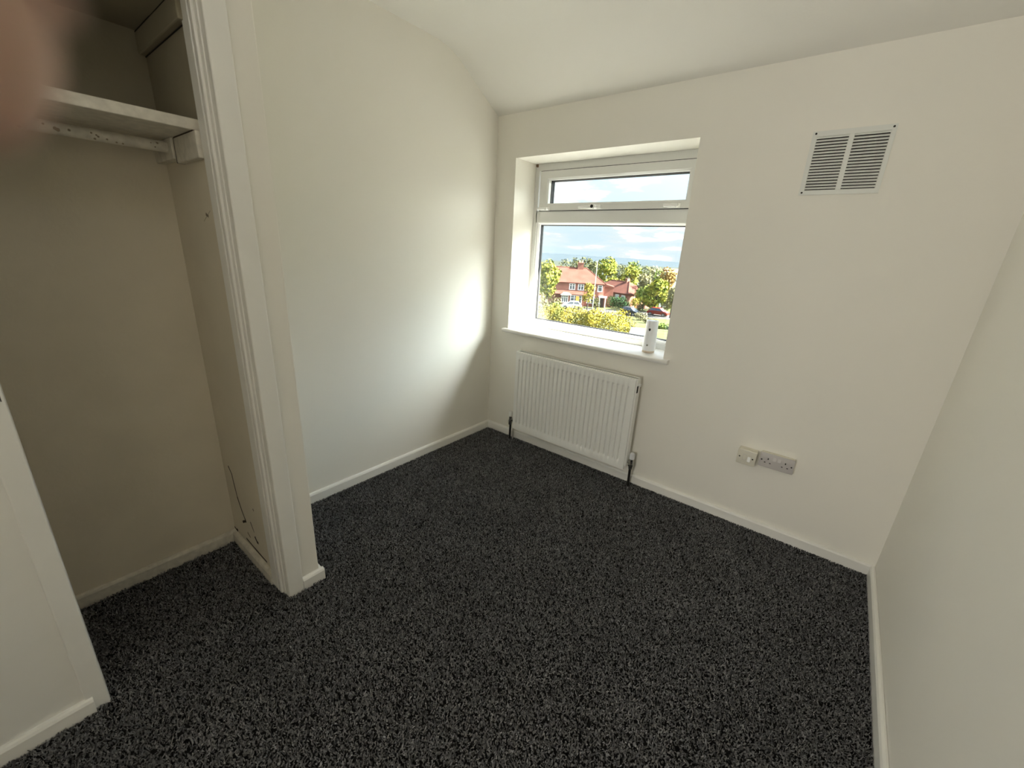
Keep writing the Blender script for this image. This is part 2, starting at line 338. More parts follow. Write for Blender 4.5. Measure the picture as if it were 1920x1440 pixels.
# ------------------------------------------------------------------ carpet pile
def pile():
    n = 330000
    x = RNG.uniform(0.0, W, n); y = RNG.uniform(YB, 0, n)
    # denser close to the camera where tufts can be told apart
    ok = ~((x < XP) & (y > -1.745) & (y < -1.62)); x = x[ok]; y = y[ok]
    n = len(x); a = RNG.uniform(0, 2*math.pi, n); h = RNG.uniform(.004, .011, n); wd = RNG.uniform(.0016, .0031, n)
    lx = RNG.normal(0, .0042, n); ly = RNG.normal(0, .0042, n)
    V = np.zeros((n, 4, 3), np.float32)
    ca, sa = np.cos(a)*wd, np.sin(a)*wd
    V[:, 0] = np.stack([x-ca, y-sa, np.full(n, -.001)], 1); V[:, 1] = np.stack([x+ca, y+sa, np.full(n, -.001)], 1)
    V[:, 2] = np.stack([x+lx+ca*.6, y+ly+sa*.6, h], 1); V[:, 3] = np.stack([x+lx-ca*.6, y+ly-sa*.6, h], 1)
    V[:, :, 0] = np.clip(V[:, :, 0], .017, W-.017); V[:, :, 1] = np.clip(V[:, :, 1], YB, -.017)
    me = bpy.data.meshes.new('carpet_pile'); me.vertices.add(4*n); me.vertices.foreach_set('co', V.ravel())
    me.loops.add(4*n); me.loops.foreach_set('vertex_index', np.arange(4*n, dtype=np.int32))
    me.polygons.add(n); me.polygons.foreach_set('loop_start', np.arange(0, 4*n, 4, dtype=np.int32))
    at = me.attributes.new('tone', 'FLOAT', 'FACE'); at.data.foreach_set('value', RNG.rand(n).astype(np.float32))
    me.update(calc_edges=True); me.validate()
    m = bpy.data.materials.new('carpet_fibre'); m.use_nodes = True; t = m.node_tree; b = t.nodes['Principled BSDF']
    an = t.nodes.new('ShaderNodeAttribute'); an.attribute_name = 'tone'
    r = ramp(t, [(0, (.017, .017, .0175)), (.55, (.078, .078, .080)), (.85, (.165, .165, .17)), (1, (.31, .31, .315))]); t.links.new(an.outputs['Fac'], r.inputs[0])
    tcn = t.nodes.new('ShaderNodeTexCoord'); n1 = t.nodes.new('ShaderNodeTexNoise'); n1.inputs['Scale'].default_value = 5; n1.inputs['Detail'].default_value = 6
    t.links.new(tcn.outputs['Object'], n1.inputs['Vector'])
    r2 = ramp(t, [(.3, .70), (.7, 1.15)]); t.links.new(n1.outputs[0], r2.inputs[0])
    mm = t.nodes.new('ShaderNodeMixRGB'); mm.blend_type = 'MULTIPLY'; mm.inputs[0].default_value = 1
    t.links.new(r.outputs[0], mm.inputs[1]); t.links.new(r2.outputs[0], mm.inputs[2]); t.links.new(mm.outputs[0], b.inputs['Base Color'])
    b.inputs['Roughness'].default_value = .95; b.inputs['Specular IOR Level'].default_value = .15; b.inputs['Sheen Weight'].default_value = 1.0; b.inputs['Sheen Roughness'].default_value = .5
    me.materials.append(m); o = bpy.data.objects.new('carpet_pile', me); COL.objects.link(o)
    tag(o, 'dark charcoal speckled carpet pile covering the whole floor', 'carpet', kind='stuff')
pile()

# ------------------------------------------------------------------ radiator
RX0, RX1, RZ0, RZ1, RY = .312, 1.150, .118, .672, -.092
root = thing('radiator', (.73, -.06, RZ0), 'white ribbed panel radiator on the wall under the window', 'radiator')
def front_panel():
    m = MB(); NR = 26; mgx = .018; pitch = (RX1-RX0-2*mgx)/NR
    xs = [RX0]; 
    prof = [0, .12, .24, .50, .76, .88]
    xd = [(RX0, 0.)]
    for i in range(NR):
        x = RX0+mgx+i*pitch
        for f, d in ((.0, 0), (.10, .12), (.20, 1), (.44, 1), (.56, .12), (.66, 0)): xd.append((x+f*pitch, d))
    xd.append((RX1, 0.))
    zt, zb = RZ1-.042, RZ0+.042
    zd = [(RZ0, 0.), (zb, 0.), (zb+.004, .35), (zb+.010, .9), (zb+.016, 1.), (zt-.016, 1.), (zt-.010, .9), (zt-.004, .35), (zt, 0.), (RZ1, 0.)]
    g = [[m.bm.verts.new((x, RY+.0115*dx_*dz_, z)) for x, dx_ in xd] for z, dz_ in zd]
    for a, b in zip(g, g[1:]):
        for i in range(len(xd)-1): m.bm.faces.new((a[i], a[i+1], b[i+1], b[i]))
    # returned edges
    def strip(vs, off):
        ws_ = [m.bm.verts.new(v.co+Vector(off)) for v in vs]
        for i in range(len(vs)-1): m.bm.faces.new((vs[i], vs[i+1], ws_[i+1], ws_[i]))
    strip(g[0], (0, .012, -.004)); strip(g[-1], (0, .012, .004)); strip([r[0] for r in g], (-.003, .012, 0)); strip([r[-1] for r in g], (.003, .012, 0))
    return m
front_panel().build('front_panel', RAD, root, True)
MB().box(RX0+.004, RX1-.004, -.050, -.042, RZ0+.01, RZ1-.012).build('rear_panel', RAD, root)
m = MB(); m.box(RX0-.004, RX1+.004, RY+.006, RY+.016, RZ1-.002, RZ1+.006, .002); m.box(RX0-.004, RX1+.004, -.048, -.040, RZ1-.004, RZ1+.006, .002)
m.build('top_rail', RAD, root)
MB().box(RX0+.004, RX1-.004, RY+.0165, -.0485, RZ1-.012, RZ1-.008).build('top_slot', DARK, root)
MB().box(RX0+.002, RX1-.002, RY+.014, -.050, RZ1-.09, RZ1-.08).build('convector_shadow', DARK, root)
for xa in (RX0-.010, RX1): MB().box(xa, xa+.010, RY+.008, -.040, RZ0+.02, RZ1+.006, .003).build('side_cover', RAD, root)
MB().cyl((RX1+.008, -.066, RZ1-.03), (RX1+.022, -.066, RZ1-.03), .009).build('bleed_plug', RAD, root, True)
MB().box(RX1+.009, RX1+.0115, -.085, -.070, RZ1-.075, RZ1-.035).build('side_slot', DARK, root)
for xb in (.5, .95): MB().box(xb-.02, xb+.02, -.043, -.001, RZ0+.1, RZ1-.1).build('bracket', RAD, root)
def valve(xv, sgn):
    yv = -.052
    m = MB(); m.cyl((xv, yv, .150), (xv, yv, .185), .012, .012); m.cyl((xv, yv, .135), (xv, yv, .152), .016, .016, 6); m.cyl((xv, yv, .118), (xv, yv, .134), .0125, .014)
    m.cyl((xv, yv, .160), (xv-sgn*.045, yv, .160), .009); m.cyl((xv-sgn*.018, yv, .160), (xv-sgn*.034, yv, .160), .015, .015, 6)
    v = m.build('valve', CHROME, root, True)
    MB().lathe([(.013, 0), (.015, .004), (.015, .030), (.012, .038), (.006, .040)], (xv, yv, .182), 20).build('valve_cap', DEVICE if sgn > 0 else RAD, v, True)
    MB().cyl((xv, yv, .003), (xv-sgn*.002, yv, .120), .0075, .0075).build('pipe', PIPE, root, True)
valve(RX0-.053, -1); valve(RX1+.030, 1)
MB().cyl((RX0-.034, -.040, .003), (RX0-.034, -.040, .10), .006, .006).build('pipe', mat('painted_pipe', (.45, .43, .40), .4), root, True)

# ------------------------------------------------------------------ wall vent
VX0, VX1, VZ0, VZ1 = 1.690, 1.950, 1.600, 1.834
root = thing('wall_vent', (1.82, 0, VZ0), 'square white louvred vent grille high on the wall right of the window', 'vent')
SX = ((1.707, 1.811), (1.828, 1.934)); sz0, sz1 = VZ0+.018, VZ1-.020; ns_ = 18; pt = (sz1-sz0)/ns_
m = MB(); m.ring((VX0, VX1, VZ0, VZ1), (SX[0][0], SX[1][1], sz0, sz1), -.0055, 0, .0015); m.box(SX[0][1], SX[1][0], -.0055, 0, sz0-.001, sz1+.001, .001)
m.build('face_plate', VENTM, root)
MB().box(SX[0][0], SX[1][1], -.0015, -.0002, sz0, sz1).build('duct_opening', DARK, root)
sl = None
for cx_ in SX:
    for k in range(ns_):
        zc = sz0+(k+.5)*pt
        if sl is None:
            mm_ = MB(); hw = .0535; mm_.prism([(-.0068, -.0005), (-.0055, .0005), (-.0016, .0050), (-.0016, .0040), (-.0060, -.0028), (-.0068, -.0028)], 'x', -hw, hw)
            sl = mm_.build('slat', VENTM, root); o = sl; base_loc = Vector(sl.location)
        else:
            o = sl.copy(); COL.objects.link(o); o.parent = root
        o.location = base_loc + Vector(((cx_[0]+cx_[1])/2, 0, zc+.0005))
for xs_, zs_, mt in ((VX0+.011, VZ1-.008, DARK), (VX1-.010, VZ1-.009, DARK), (VX0+.010, VZ0+.009, DARK), (VX1-.010, VZ0+.009, VENTM)):
    MB().cyl((xs_, -.0075, zs_), (xs_, -.005, zs_), .0035, .0038, 12).build('screw', mt, root, True)

# ------------------------------------------------------------------ double socket and fused spur
root = thing('double_socket', (1.866, 0, .37), 'grey-white double power socket low on the wall, right of the ivory switch', 'socket')
dx0, dx1, dz0, dz1, dyf = 1.797, 1.941, .372, .446, -.026
MB().box(dx0+.002, dx1-.002, -.018, 0, dz0+.002, dz1+.001, .002).build('back_box', SPUR, root)
pl_ = MB().box(dx0, dx1, dyf, -.017, dz0, dz1, .003, 3).build('face_plate', SOCK, root, True)
for cx_ in (dx0+.036, dx1-.036):
    cz_ = dz0+.034
    for ddx, ddz, hw, hh in ((0, .012, .0022, .0042), (-.011, -.008, .0034, .0019), (.011, -.008, .0034, .0019)):
        MB().box(cx_+ddx-hw, cx_+ddx+hw, dyf-.0006, dyf+.004, cz_+ddz-hh, cz_+ddz+hh).build('pin_hole', DARK, pl_)
for cx_ in ((dx0+dx1)/2-.010, (dx0+dx1)/2+.010):
    MB().prism([(dyf-.0045, dz0+.044), (dyf-.001, dz0+.060), (dyf+.002, dz0+.060), (dyf+.002, dz0+.044)], 'x', cx_-.006, cx_+.006).build('rocker_switch', SOCK, root)
for xs_ in (dx0+.010, dx1-.010): MB().cyl((xs_, dyf-.0008, (dz0+dz1)/2), (xs_, dyf+.003, (dz0+dz1)/2), .0035, .0035, 12).build('screw', PIPE, pl_, True)
root = thing('fused_switch', (1.748, 0, .36), 'small ivory surface-mounted switch box low on the wall, left of the double socket', 'switch')
ux0, ux1, uz0, uz1, uyf = 1.702, 1.786, .362, .440, -.048
MB().box(ux0+.002, ux1-.002, -.039, 0, uz0+.002, uz1-.001, .003, 3).build('back_box', SPUR, root, True)
pl_ = MB().box(ux0, ux1, uyf, -.038, uz0, uz1, .004, 3).build('face_plate', SPUR, root, True)
for xs_ in (ux0+.012, ux1-.014): MB().cyl((xs_, uyf-.0008, (uz0+uz1)/2), (xs_, uyf+.003, (uz0+uz1)/2), .0036, .0036, 12).build('screw', DARK, pl_, True)
MB().ring(((ux0+.026), (ux0+.042), uz0+.024, uz0+.056), ((ux0+.027), (ux0+.041), uz0+.025, uz0+.055), uyf-.0012, uyf+.001).build('fuse_carrier', SOCK, pl_)
MB().prism([(uyf-.0055, uz0+.022), (uyf-.001, uz0+.046), (uyf+.002, uz0+.046), (uyf+.002, uz0+.022)], 'x', ux0+.048, ux0+.061).build('rocker_switch', BEAD, root)

# ------------------------------------------------------------------ white cylinder on the sill
DXc, DYc = 1.128, .085
root = thing('air_freshener', (DXc, DYc, .80), 'white cylindrical air freshener standing at the right end of the window sill', 'air freshener')
MB().lathe([(.030, 0), (.034, .002), (.0345, .012), (.034, .014)], (DXc, DYc, .80), 40).build('base', BASE_RING, root, True)
body = MB().lathe([(.0345, .013), (.0365, .016), (.0362, .06), (.0335, .165), (.0328, .180), (.0315, .1835), (.0285, .184), (.027, .1815), (.010, .181)], (DXc, DYc, .80), 48).build('body', DEVICE, root, True)
vd = Vector((CAM.x-DXc, CAM.y-DYc, 0)).normalized(); side = Vector((-vd.y, vd.x, 0))
def spot(zz_, r, off, dep, material, name, flat=1):
    rad = .0336 if zz_ > .9 else .0358
    d = (vd*math.cos(off)+side*math.sin(off)); p = Vector((DXc, DYc, zz_))+d*(rad-.002); m = MB(); m.cyl(p, p+d*(.002+dep), r, r*.95, 20)
    return m.build(name, material, body, True)
spot(.936, .0065, -.25, .0008, PIPE, 'nozzle'); spot(.931, .0045, -.25, .001, DARK, 'nozzle_hole'); spot(.846, .0055, -.28, .0008, CHROME, 'button')

# ------------------------------------------------------------------ cupboard fittings
SH = thing('cupboard_shelf', (.2, -2.2, 1.60), 'white painted board shelf high inside the open cupboard', 'shelf')
MB().box(.024, .215, -2.72, -1.7485, 1.6005, 1.627, .002).build('board', WORN, SH)
MB().box(.2165, .398, -2.72, -1.7485, 1.600, 1.629, .002).build('board', WORN, SH)
root = thing('shelf_batten', (.2, -1.75, 1.52), 'white painted support block under the right end of the cupboard shelf', 'batten')
MB().box(.215, .415, -1.768, -1.7478, 1.528, 1.598, .003).build('batten', WORN, root)
MB().box(.022, .213, -1.775, -1.7478, 1.540, 1.600, .003).build('end_block', WORN, root)
m = MB(); m.box(.2135, .2165, -1.7685, -1.7478, 1.528, 1.598); m.box(.22, .40, -1.7685, -1.7478, 1.5965, 1.600); m.build('gap', CRACK, root)
root = thing('clothes_rail', (.15, -2.2, 1.575), 'paint-worn white hanging rail below the cupboard shelf', 'rail')
m = MB(); m.cyl((.165, -2.70, 1.572), (.165, -1.772, 1.576), .016, .016, 20); m.build('rod', WORN, root, True)
m = MB(); random.seed(11)
for k in range(26):
    yy = random.uniform(-2.2, -1.80); a = random.uniform(-.9, .5); s_ = random.uniform(.002, .005)
    d = Vector((math.cos(a), 0, math.sin(a))); p = Vector((.165, yy, 1.574))+d*.0155; m.cyl(p, p+d*.0012, s_, s_*.8, 6)
tag(m.build('chipped_spots', SCUFF, root), kind='stuff')
root = thing('cupboard_coving', (.2, -1.76, 1.85), 'beige painted board along the top of the cupboard side wall', 'batten')
MB().box(.024, .43, -1.768, -1.7488, 1.850, 1.9085, .004).build('board', CUP_SHADE, root)
m = MB(); m.box(.024, .43, -1.7665, -1.7490, 1.9085, 1.9120); m.box(.024, .43, -1.7510, -1.7490, 1.8475, 1.850); m.build('gap', DARK, root)
# ------------------------------------------------------------------ outdoors
def polar(az, D, z=0.): a = math.radians(az); return Vector((CAM.x-D*math.sin(a), CAM.y+D*math.cos(a), z))
VW = Vector((-math.sin(math.radians(29)), math.cos(math.radians(29)), 0))
TS = [-40, 16, 30, 40, 45, 78, 97, 115, 140, 220, 600, 1500, 3500, 4600, 5400, 9000]
TZ = [-2.95, -3.2, -5.6, -6.6, -6.9, -9.85, -9.85, -13, -14.5, -19, -40, -62, -70, -52, -30, -60]
def gz(P): return float(np.interp((P-CAM).dot(VW), TS, TZ))
def el(D, deg): return CAM.z+D*math.tan(math.radians(deg))
def gmat(name, cols, scale, rough=.95):
    m = bpy.data.materials.new(name); m.use_nodes = True; t = m.node_tree; b = t.nodes['Principled BSDF']; b.inputs['Roughness'].default_value = rough; b.inputs['Specular IOR Level'].default_value = .1
    g = t.nodes.new('ShaderNodeNewGeometry'); n = t.nodes.new('ShaderNodeTexNoise'); n.inputs['Scale'].default_value = scale; n.inputs['Detail'].default_value = 5
    t.links.new(g.outputs['Position'], n.inputs['Vector']); k = len(cols)
    r = ramp(t, [(.34+.32*i/(k-1), c) for i, c in enumerate(cols)]); t.links.new(n.outputs[0], r.inputs[0]); t.links.new(r.outputs[0], b.inputs['Base Color']); return m
GRASS = gmat('rough_grass', [(.035, .042, .018), (.06, .065, .025), (.075, .072, .035)], .5)
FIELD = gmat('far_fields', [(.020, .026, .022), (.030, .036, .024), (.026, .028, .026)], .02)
HAZED = gmat('hazed_hills', [(.022, .032, .040), (.028, .038, .046)], .003)  # distance haze put into the hills' blue-grey colour
BOUNCE = gmat('bounce_concrete', [(.15, .145, .13), (.18, .175, .16)], 2)
ROAD = gmat('road_surface', [(.055, .053, .05), (.065, .063, .058)], 1)
side_w = Vector((VW.y, -VW.x, 0))
def strip_mesh(name, s_list, half, material, dz=0., lat0=0., bumps=0.):
    V, F = [], []; K = 40
    for s in s_list:
        for k in range(K+1):
            l = lat0+(-1+2*k/K)*half(s)
            z = float(np.interp(s, TS, TZ))+dz
            if bumps and s > 4000: z += bumps*(math.sin(l*.0021+s)+.6*math.sin(l*.0053+1.3*s))*(1 if s < 6000 else 0) - l*.013
            P = CAM+VW*s+side_w*l; V.append((P.x, P.y, z))
    for i in range(len(s_list)-1):
        for k in range(K): a = i*(K+1)+k; F.append((a, a+1, a+K+2, a+K+1))
    me = bpy.data.meshes.new(name); me.from_pydata(V, [], F); me.update(); me.materials.append(material)
    o = bpy.data.objects.new(name, me); COL.objects.link(o); return o
o = strip_mesh('ground', [-40, 16, 22, 30, 40, 45, 60, 78, 97, 115, 140, 180, 220], lambda s: 160+s, GRASS); structure(o, 'sunlit rough grass sloping away outside the window', 'ground')
o = strip_mesh('ground_far', [220, 400, 600, 1000, 1500, 2500, 3500], lambda s: 160+s, FIELD); structure(o, 'dark wooded plain far beyond the houses', 'ground')
o = strip_mesh('hills', [3500, 4200, 4600, 5000, 5400, 5900, 9000], lambda s: 160+s, HAZED, bumps=4.); structure(o, 'blue-grey line of distant hills on the horizon', 'hills')
# unseen pale slab below the window, added to bounce sunlight into the room
m = MB(); m.box(-16, 20, .31, 16, -3.0, -2.8); o = m.build('bounce_slab', BOUNCE); structure(o, 'unseen pale slab added below the window to bounce sunlight', 'bounce slab')
o = strip_mesh('road', [82, 83, 90, 91], lambda s: 60, ROAD, .03); structure(o, 'pale grey road in front of the brick houses', 'road')

LEAFM = {}
def leafmat(key, a, b, c=None):
    if key not in LEAFM: LEAFM[key] = gmat('leaves_'+key, [a, b] + ([c] if c else []), 1.1)
    return LEAFM[key]
YG = leafmat('yellow_green', (0.057, 0.088, 0.016), (0.156, 0.172, 0.026), (0.273, 0.247, 0.036))
YL = leafmat('bright_yellow', (0.090, 0.096, 0.020), (0.190, 0.164, 0.028), (0.300, 0.220, 0.028))
OL = leafmat('olive', (0.031, 0.042, 0.018), (0.073, 0.078, 0.031), (0.104, 0.099, 0.047))
MG = leafmat('mid_green', (0.042, 0.073, 0.021), (0.109, 0.146, 0.031), (0.182, 0.203, 0.047))
DG = leafmat('dark_green', (0.016, 0.040, 0.016), (0.036, 0.076, 0.024))
OR = leafmat('orange_tinged', (0.104, 0.088, 0.031), (0.221, 0.143, 0.042), (0.312, 0.169, 0.052))
PB = leafmat('pale_brown', (0.091, 0.088, 0.047), (0.169, 0.156, 0.078), (0.221, 0.208, 0.104))
BARK = mat('bark', (.03, .024, .018), .9)
def leaf_mesh(blobs, n, size, name, material, parent):
    """blobs: (centre, (rx,ry,rz)); leaves sit in a thick shell of every blob"""
    wgt = np.array([b[1][0]*b[1][2] for b in blobs]); idx = RNG.choice(len(blobs), n, p=wgt/wgt.sum())
    C_ = np.array([tuple(b[0]) for b in blobs])[idx]; R_ = np.array([b[1] for b in blobs])[idx]
    d = RNG.normal(size=(n, 3)); d /= np.linalg.norm(d, axis=1)[:, None]
    P = C_+d*R_*RNG.uniform(.72, 1.06, (n, 1))
    nrm = d+RNG.normal(0, .55, (n, 3)); nrm /= np.linalg.norm(nrm, axis=1)[:, None]
    t = np.cross(nrm, RNG.normal(size=(n, 3))); t /= np.linalg.norm(t, axis=1)[:, None]; b = np.cross(nrm, t)
    sz = size*RNG.uniform(.6, 1.25, (n, 1))
    V = np.stack([P-t*sz, P+b*sz*.6, P+t*sz, P-b*sz*.6], 1).astype(np.float32)
    me = bpy.data.meshes.new(name); me.vertices.add(4*n); me.vertices.foreach_set('co', V.ravel()); me.loops.add(4*n); me.loops.foreach_set('vertex_index', np.arange(4*n, dtype=np.int32))
    me.polygons.add(n); me.polygons.foreach_set('loop_start', np.arange(0, 4*n, 4, dtype=np.int32)); me.update(calc_edges=True); me.materials.append(material)
    o = bpy.data.objects.new(name, me); COL.objects.link(o)
    if parent: o.parent = parent; o['kind'] = 'stuff'
    return o
def core(blobs, f, material, parent):
    m = MB()
    for c, r in blobs:
        b = bmesh.new(); bmesh.ops.create_icosphere(b, subdivisions=2, radius=1)
        for v in b.verts: v.co = Vector((v.co.x*r[0]*f, v.co.y*r[1]*f, v.co.z*r[2]*f))*random.uniform(.9, 1.05)+Vector(c)
        m.add(b)
    return m
def tree(az, D, top, hw, material, label, n=900, bottom=None, name='leafy_tree', cat='tree', group=None, tall=1.25):
    base_ = polar(az, D); base_.z = gz(base_); zt = el(D, top); H = zt-base_.z
    r = thing(name, base_, label, cat, group, absolute=False)
    ch = min(H*.85, hw*2*tall); c0 = H-ch/2
    blobs = [((0, 0, c0), (hw*.75, hw*.75, ch*.46))]
    for k in range(9):
        a = 2*math.pi*k/9+random.random(); zz = c0+random.uniform(-.36, .30)*ch; rr = hw*random.uniform(.34, .5)
        blobs.append(((math.cos(a)*hw*.55, math.sin(a)*hw*.55, zz), (rr, rr, rr*1.05)))
    m = MB(); m.cyl((0, 0, -.3), (0, 0, c0), hw*.075+.05, hw*.03+.03, 8)
    for k in range(6):
        a = k*1.05; m.cyl((0, 0, c0-ch*.35), (math.cos(a)*hw*.5, math.sin(a)*hw*.5, c0+ch*.1), hw*.03+.02, .02, 6)
    m.build('trunk', BARK, r)
    leaf_mesh(blobs, n, max(.16, hw*.13), 'foliage', material, r); return r
def bush(az, D, top, hw, material, label, n=500, name='leafy_bush', flat=.8, cat='bush'):
    base_ = polar(az, D); base_.z = gz(base_); H = max(.5, el(D, top)-base_.z)
    r = thing(name, base_, label, cat, absolute=False)
    blobs = [((0, 0, H*.5), (hw*.8, hw*.6, H*.5))]+[((random.uniform(-.6, .6)*hw, random.uniform(-.3, .3)*hw, random.uniform(.3, .7)*H), (hw*.4, hw*.4, H*.32)) for k in range(5)]
    MB().cyl((0, 0, -.2), (0, 0, H*.6), .06, .03, 6).build('stem', BARK, r)
    leaf_mesh(blobs, n, max(.14, hw*.12), 'foliage', material, r); return r

BRICKM = gmat('dark_red_brick', [(.16, .070, .052), (.22, .10, .075)], .8)
ROOFM = gmat('red_roof_tiles', [(.085, .033, .024), (.11, .044, .033)], .7)
HWHITE = mat('house_white_paint', (.75, .75, .72), .5)
HGLASS = mat('dark_window_glass', (.05, .06, .07), .1)
ORANGE = mat('orange_curtain', (.75, .36, .06), .7)
def hip_roof(x0, x1, y0, y1, ze, zr, ov=.4, name='roof', parent=None):
    x0 -= ov; x1 += ov; y0 -= ov; y1 += ov; hr = (y1-y0)/2; ym = (y0+y1)/2; m = MB(); bm = m.bm
    A = [bm.verts.new(p) for p in ((x0, y0, ze), (x1, y0, ze), (x1, y1, ze), (x0, y1, ze))]; B = [bm.verts.new(p) for p in ((x0+hr, ym, zr), (x1-hr, ym, zr))]
    G = [bm.verts.new((v.co.x, v.co.y, ze-.15)) for v in A]
    for f in ((A[0], A[1], B[1], B[0]), (A[1], A[2], B[1]), (A[2], A[3], B[0], B[1]), (A[3], A[0], B[0])): bm.faces.new(f)
    for i in range(4): bm.faces.new((A[i], G[i], G[(i+1) % 4], A[(i+1) % 4]))
    bm.faces.new(G[::-1]); r = m.build(name, ROOFM, parent)
    m = MB(); m.cyl((x0+hr, ym, zr), (x1-hr, ym, zr), .12, .12, 6)
    for p, q in ((A0, B0) for A0, B0 in (((x0, y0, ze), (x0+hr, ym, zr)), ((x1, y0, ze), (x1-hr, ym, zr)))): m.cyl(p, q, .1, .1, 6)
    m.build('ridge_tiles', ROOFM, r); return r
def hwin(parent, xc, z0, z1, wd, y=0., ax='x', n=2, fill=None, name='window'):
    """a framed casement window with panes on the face y (or x for ax='y')"""
    f = MB(); pane_w = wd/n
    def bx(a0, a1, d0, d1, zz0, zz1, M): M.box(a0, a1, y+d0, y+d1, zz0, zz1) if ax == 'x' else M.box(y-d1, y-d0, a0, a1, zz0, zz1)
    bx(xc-wd/2-.07, xc+wd/2+.07, -.06, .02, z1, z1+.08, f); bx(xc-wd/2-.07, xc+wd/2+.07, -.10, .02, z0-.09, z0, f)
    for k in range(n+1): bx(xc-wd/2+k*pane_w-.06, xc-wd/2+k*pane_w+.06, -.06, .02, z0, z1, f)
    bx(xc-wd/2, xc+wd/2, -.05, .02, z0+(z1-z0)*.68, z0+(z1-z0)*.68+.06, f)
    F = f.build(name, HWHITE, parent)
    for k in range(n):
        p = MB(); bx(xc-wd/2+k*pane_w+.06, xc-wd/2+(k+1)*pane_w-.06, -.02, .01, z0, z1, p); p.build('pane', fill or HGLASS, F)
    return F
# house in the middle of the view
b0 = polar(31, 94); b0.z = gz(b0)-.05
H1 = thing('brick_house', b0, 'large brick house with a red hipped roof, two chimney pots and an orange ground-floor window', 'house', rz=math.radians(31), absolute=False)
MB().box(-8.0, 8.0, 0, 8, 0, 5.05).build('wall', BRICKM, H1)
hip_roof(-8.0, 8.0, 0, 8, 5.0, 8.0, .35, parent=H1)
ch = MB().box(1.9, 3.2, 3.5, 4.3, 6.9, 9.0).box(1.8, 3.3, 3.4, 4.4, 9.0, 9.15).build('chimney', BRICKM, H1)
for xx in (2.2, 2.85): MB().cyl((xx, 3.9, 9.15), (xx, 3.9, 9.6), .17, .14, 10).build('chimney_pot', mat('buff_clay', (.35, .24, .15), .8), ch)
MB().box(1.6, 3.5, 3.2, 4.6, 6.7, 7.3).build('chimney_flashing', mat('lead_flashing', (.55, .53, .5), .6), ch)
for xc in (1.05, 2.95): hwin(H1, xc, 3.5, 4.65, 1.15)
hwin(H1, 7.1, 3.4, 4.6, .9, n=1); hwin(H1, -4.5, 3.5, 4.6, 1.3)
lt = MB().prism([(-1.3, 2.55), (-1.3, 2.45), (.02, 3.2), (.02, 3.3)], 'x', -2.6, 4.3).build('lean_to_roof', ROOFM, H1)
bay = MB().box(-1.2, 3.9, -1.1, 0, 0, 2.5).build('bay', BRICKM, H1)
hwin(H1, -.35, .75, 2.2, 1.3, y=-1.1, n=3); hwin(H1, 2.1, .75, 2.25, 2.4, y=-1.1, n=3, fill=None)
MB().box(2.05, 2.75, -1.19, -1.15, .8, 2.2).build('orange_blind', ORANGE, H1)
MB().prism([(-1.35, 2.35), (1.0, 2.35), (.35, 2.85), (-.7, 2.85)], 'y', -1.75, -1.1).build('canopy', HWHITE, H1)
pr_ = MB().box(7.1, 7.25, -1.3, -.05, 0, 2.2).box(8.35, 8.5, -1.3, -.05, 0, 2.2).box(6.95, 8.65, -1.45, 0, 2.2, 2.45).build('porch', HWHITE, H1)
MB().box(7.35, 8.2, -.08, .02, 0, 2.0).build('front_door', mat('dark_door', (.08, .05, .05), .5), H1)
hwin(H1, 5.3, .8, 2.1, 1.5, n=2)
MB().box(8.0, 10.2, 1.5, 6.0, 0, 4.3).build('side_extension', BRICKM, H1)
MB().prism([(8.0, 4.3), (10.4, 4.25), (10.4, 4.4), (8.0, 5.0)], 'y', 1.3, 6.2).build('extension_roof', ROOFM, H1)
# second house, seen on its corner
c0 = polar(23, 113); c0.z = gz(c0)-.2; dzh = el(113, -4.85)-c0.z
H2 = thing('brick_house', c0, 'smaller brick house behind on the right, seen on its corner, red hipped roof', 'house', rz=math.radians(23+45), absolute=False)
# local: corner at origin, one facade along +x going away to the right, the other along +y... going away to the left
MB().box(0, 8.2, 0, 15, 0, dzh).build('wall', BRICKM, H2)
hip_roof(0, 8.2, 0, 15, dzh, dzh, .35, name='soffit', parent=H2)
m = MB(); bm = m.bm; ov = .35; ze = dzh+.05; zr = ze+2.75
A = [bm.verts.new(p) for p in ((-ov, -ov, ze), (8.2+ov, -ov, ze), (8.2+ov, 15+ov, ze), (-ov, 15+ov, ze))]; B = [bm.verts.new((4.1, 4.2, zr)), bm.verts.new((4.1, 10.8, zr))]
for f in ((A[0], A[1], B[0]), (A[1], A[2], B[1], B[0]), (A[2], A[3], B[1]), (A[3], A[0], B[0], B[1])): bm.faces.new(f)
rf = m.build('roof', ROOFM, H2)
m = MB(); m.cyl((4.1, 4.2, zr), (4.1, 10.8, zr), .12, .12, 6); m.cyl((-ov, -ov, ze), (4.1, 4.2, zr), .1, .1, 6); m.build('ridge_tiles', ROOFM, rf)
MB().box(3.6, 4.6, 4.6, 5.3, zr-.5, zr+.8).build('chimney', BRICKM, H2)
for yy in (1.6, 3.9, 6.2, 8.5):
    f = MB(); f.box(-.06, .02, yy-.65, yy+.65, dzh-1.75, dzh-.45); F = f.build('window', HWHITE, H2)
    for q in (-.31, .31): MB().box(-.075, -.055, yy+q-.24, yy+q+.24, dzh-1.65, dzh-.55).build('pane', mat('pale_window_glass', (.30, .32, .34), .2), F)
MB().box(2.2, 2.4, -.12, -.02, 0, dzh).build('drainpipe', HWHITE, H2)
hwin(H2, 5.2, dzh-1.5, dzh-.5, 1.1, y=0)
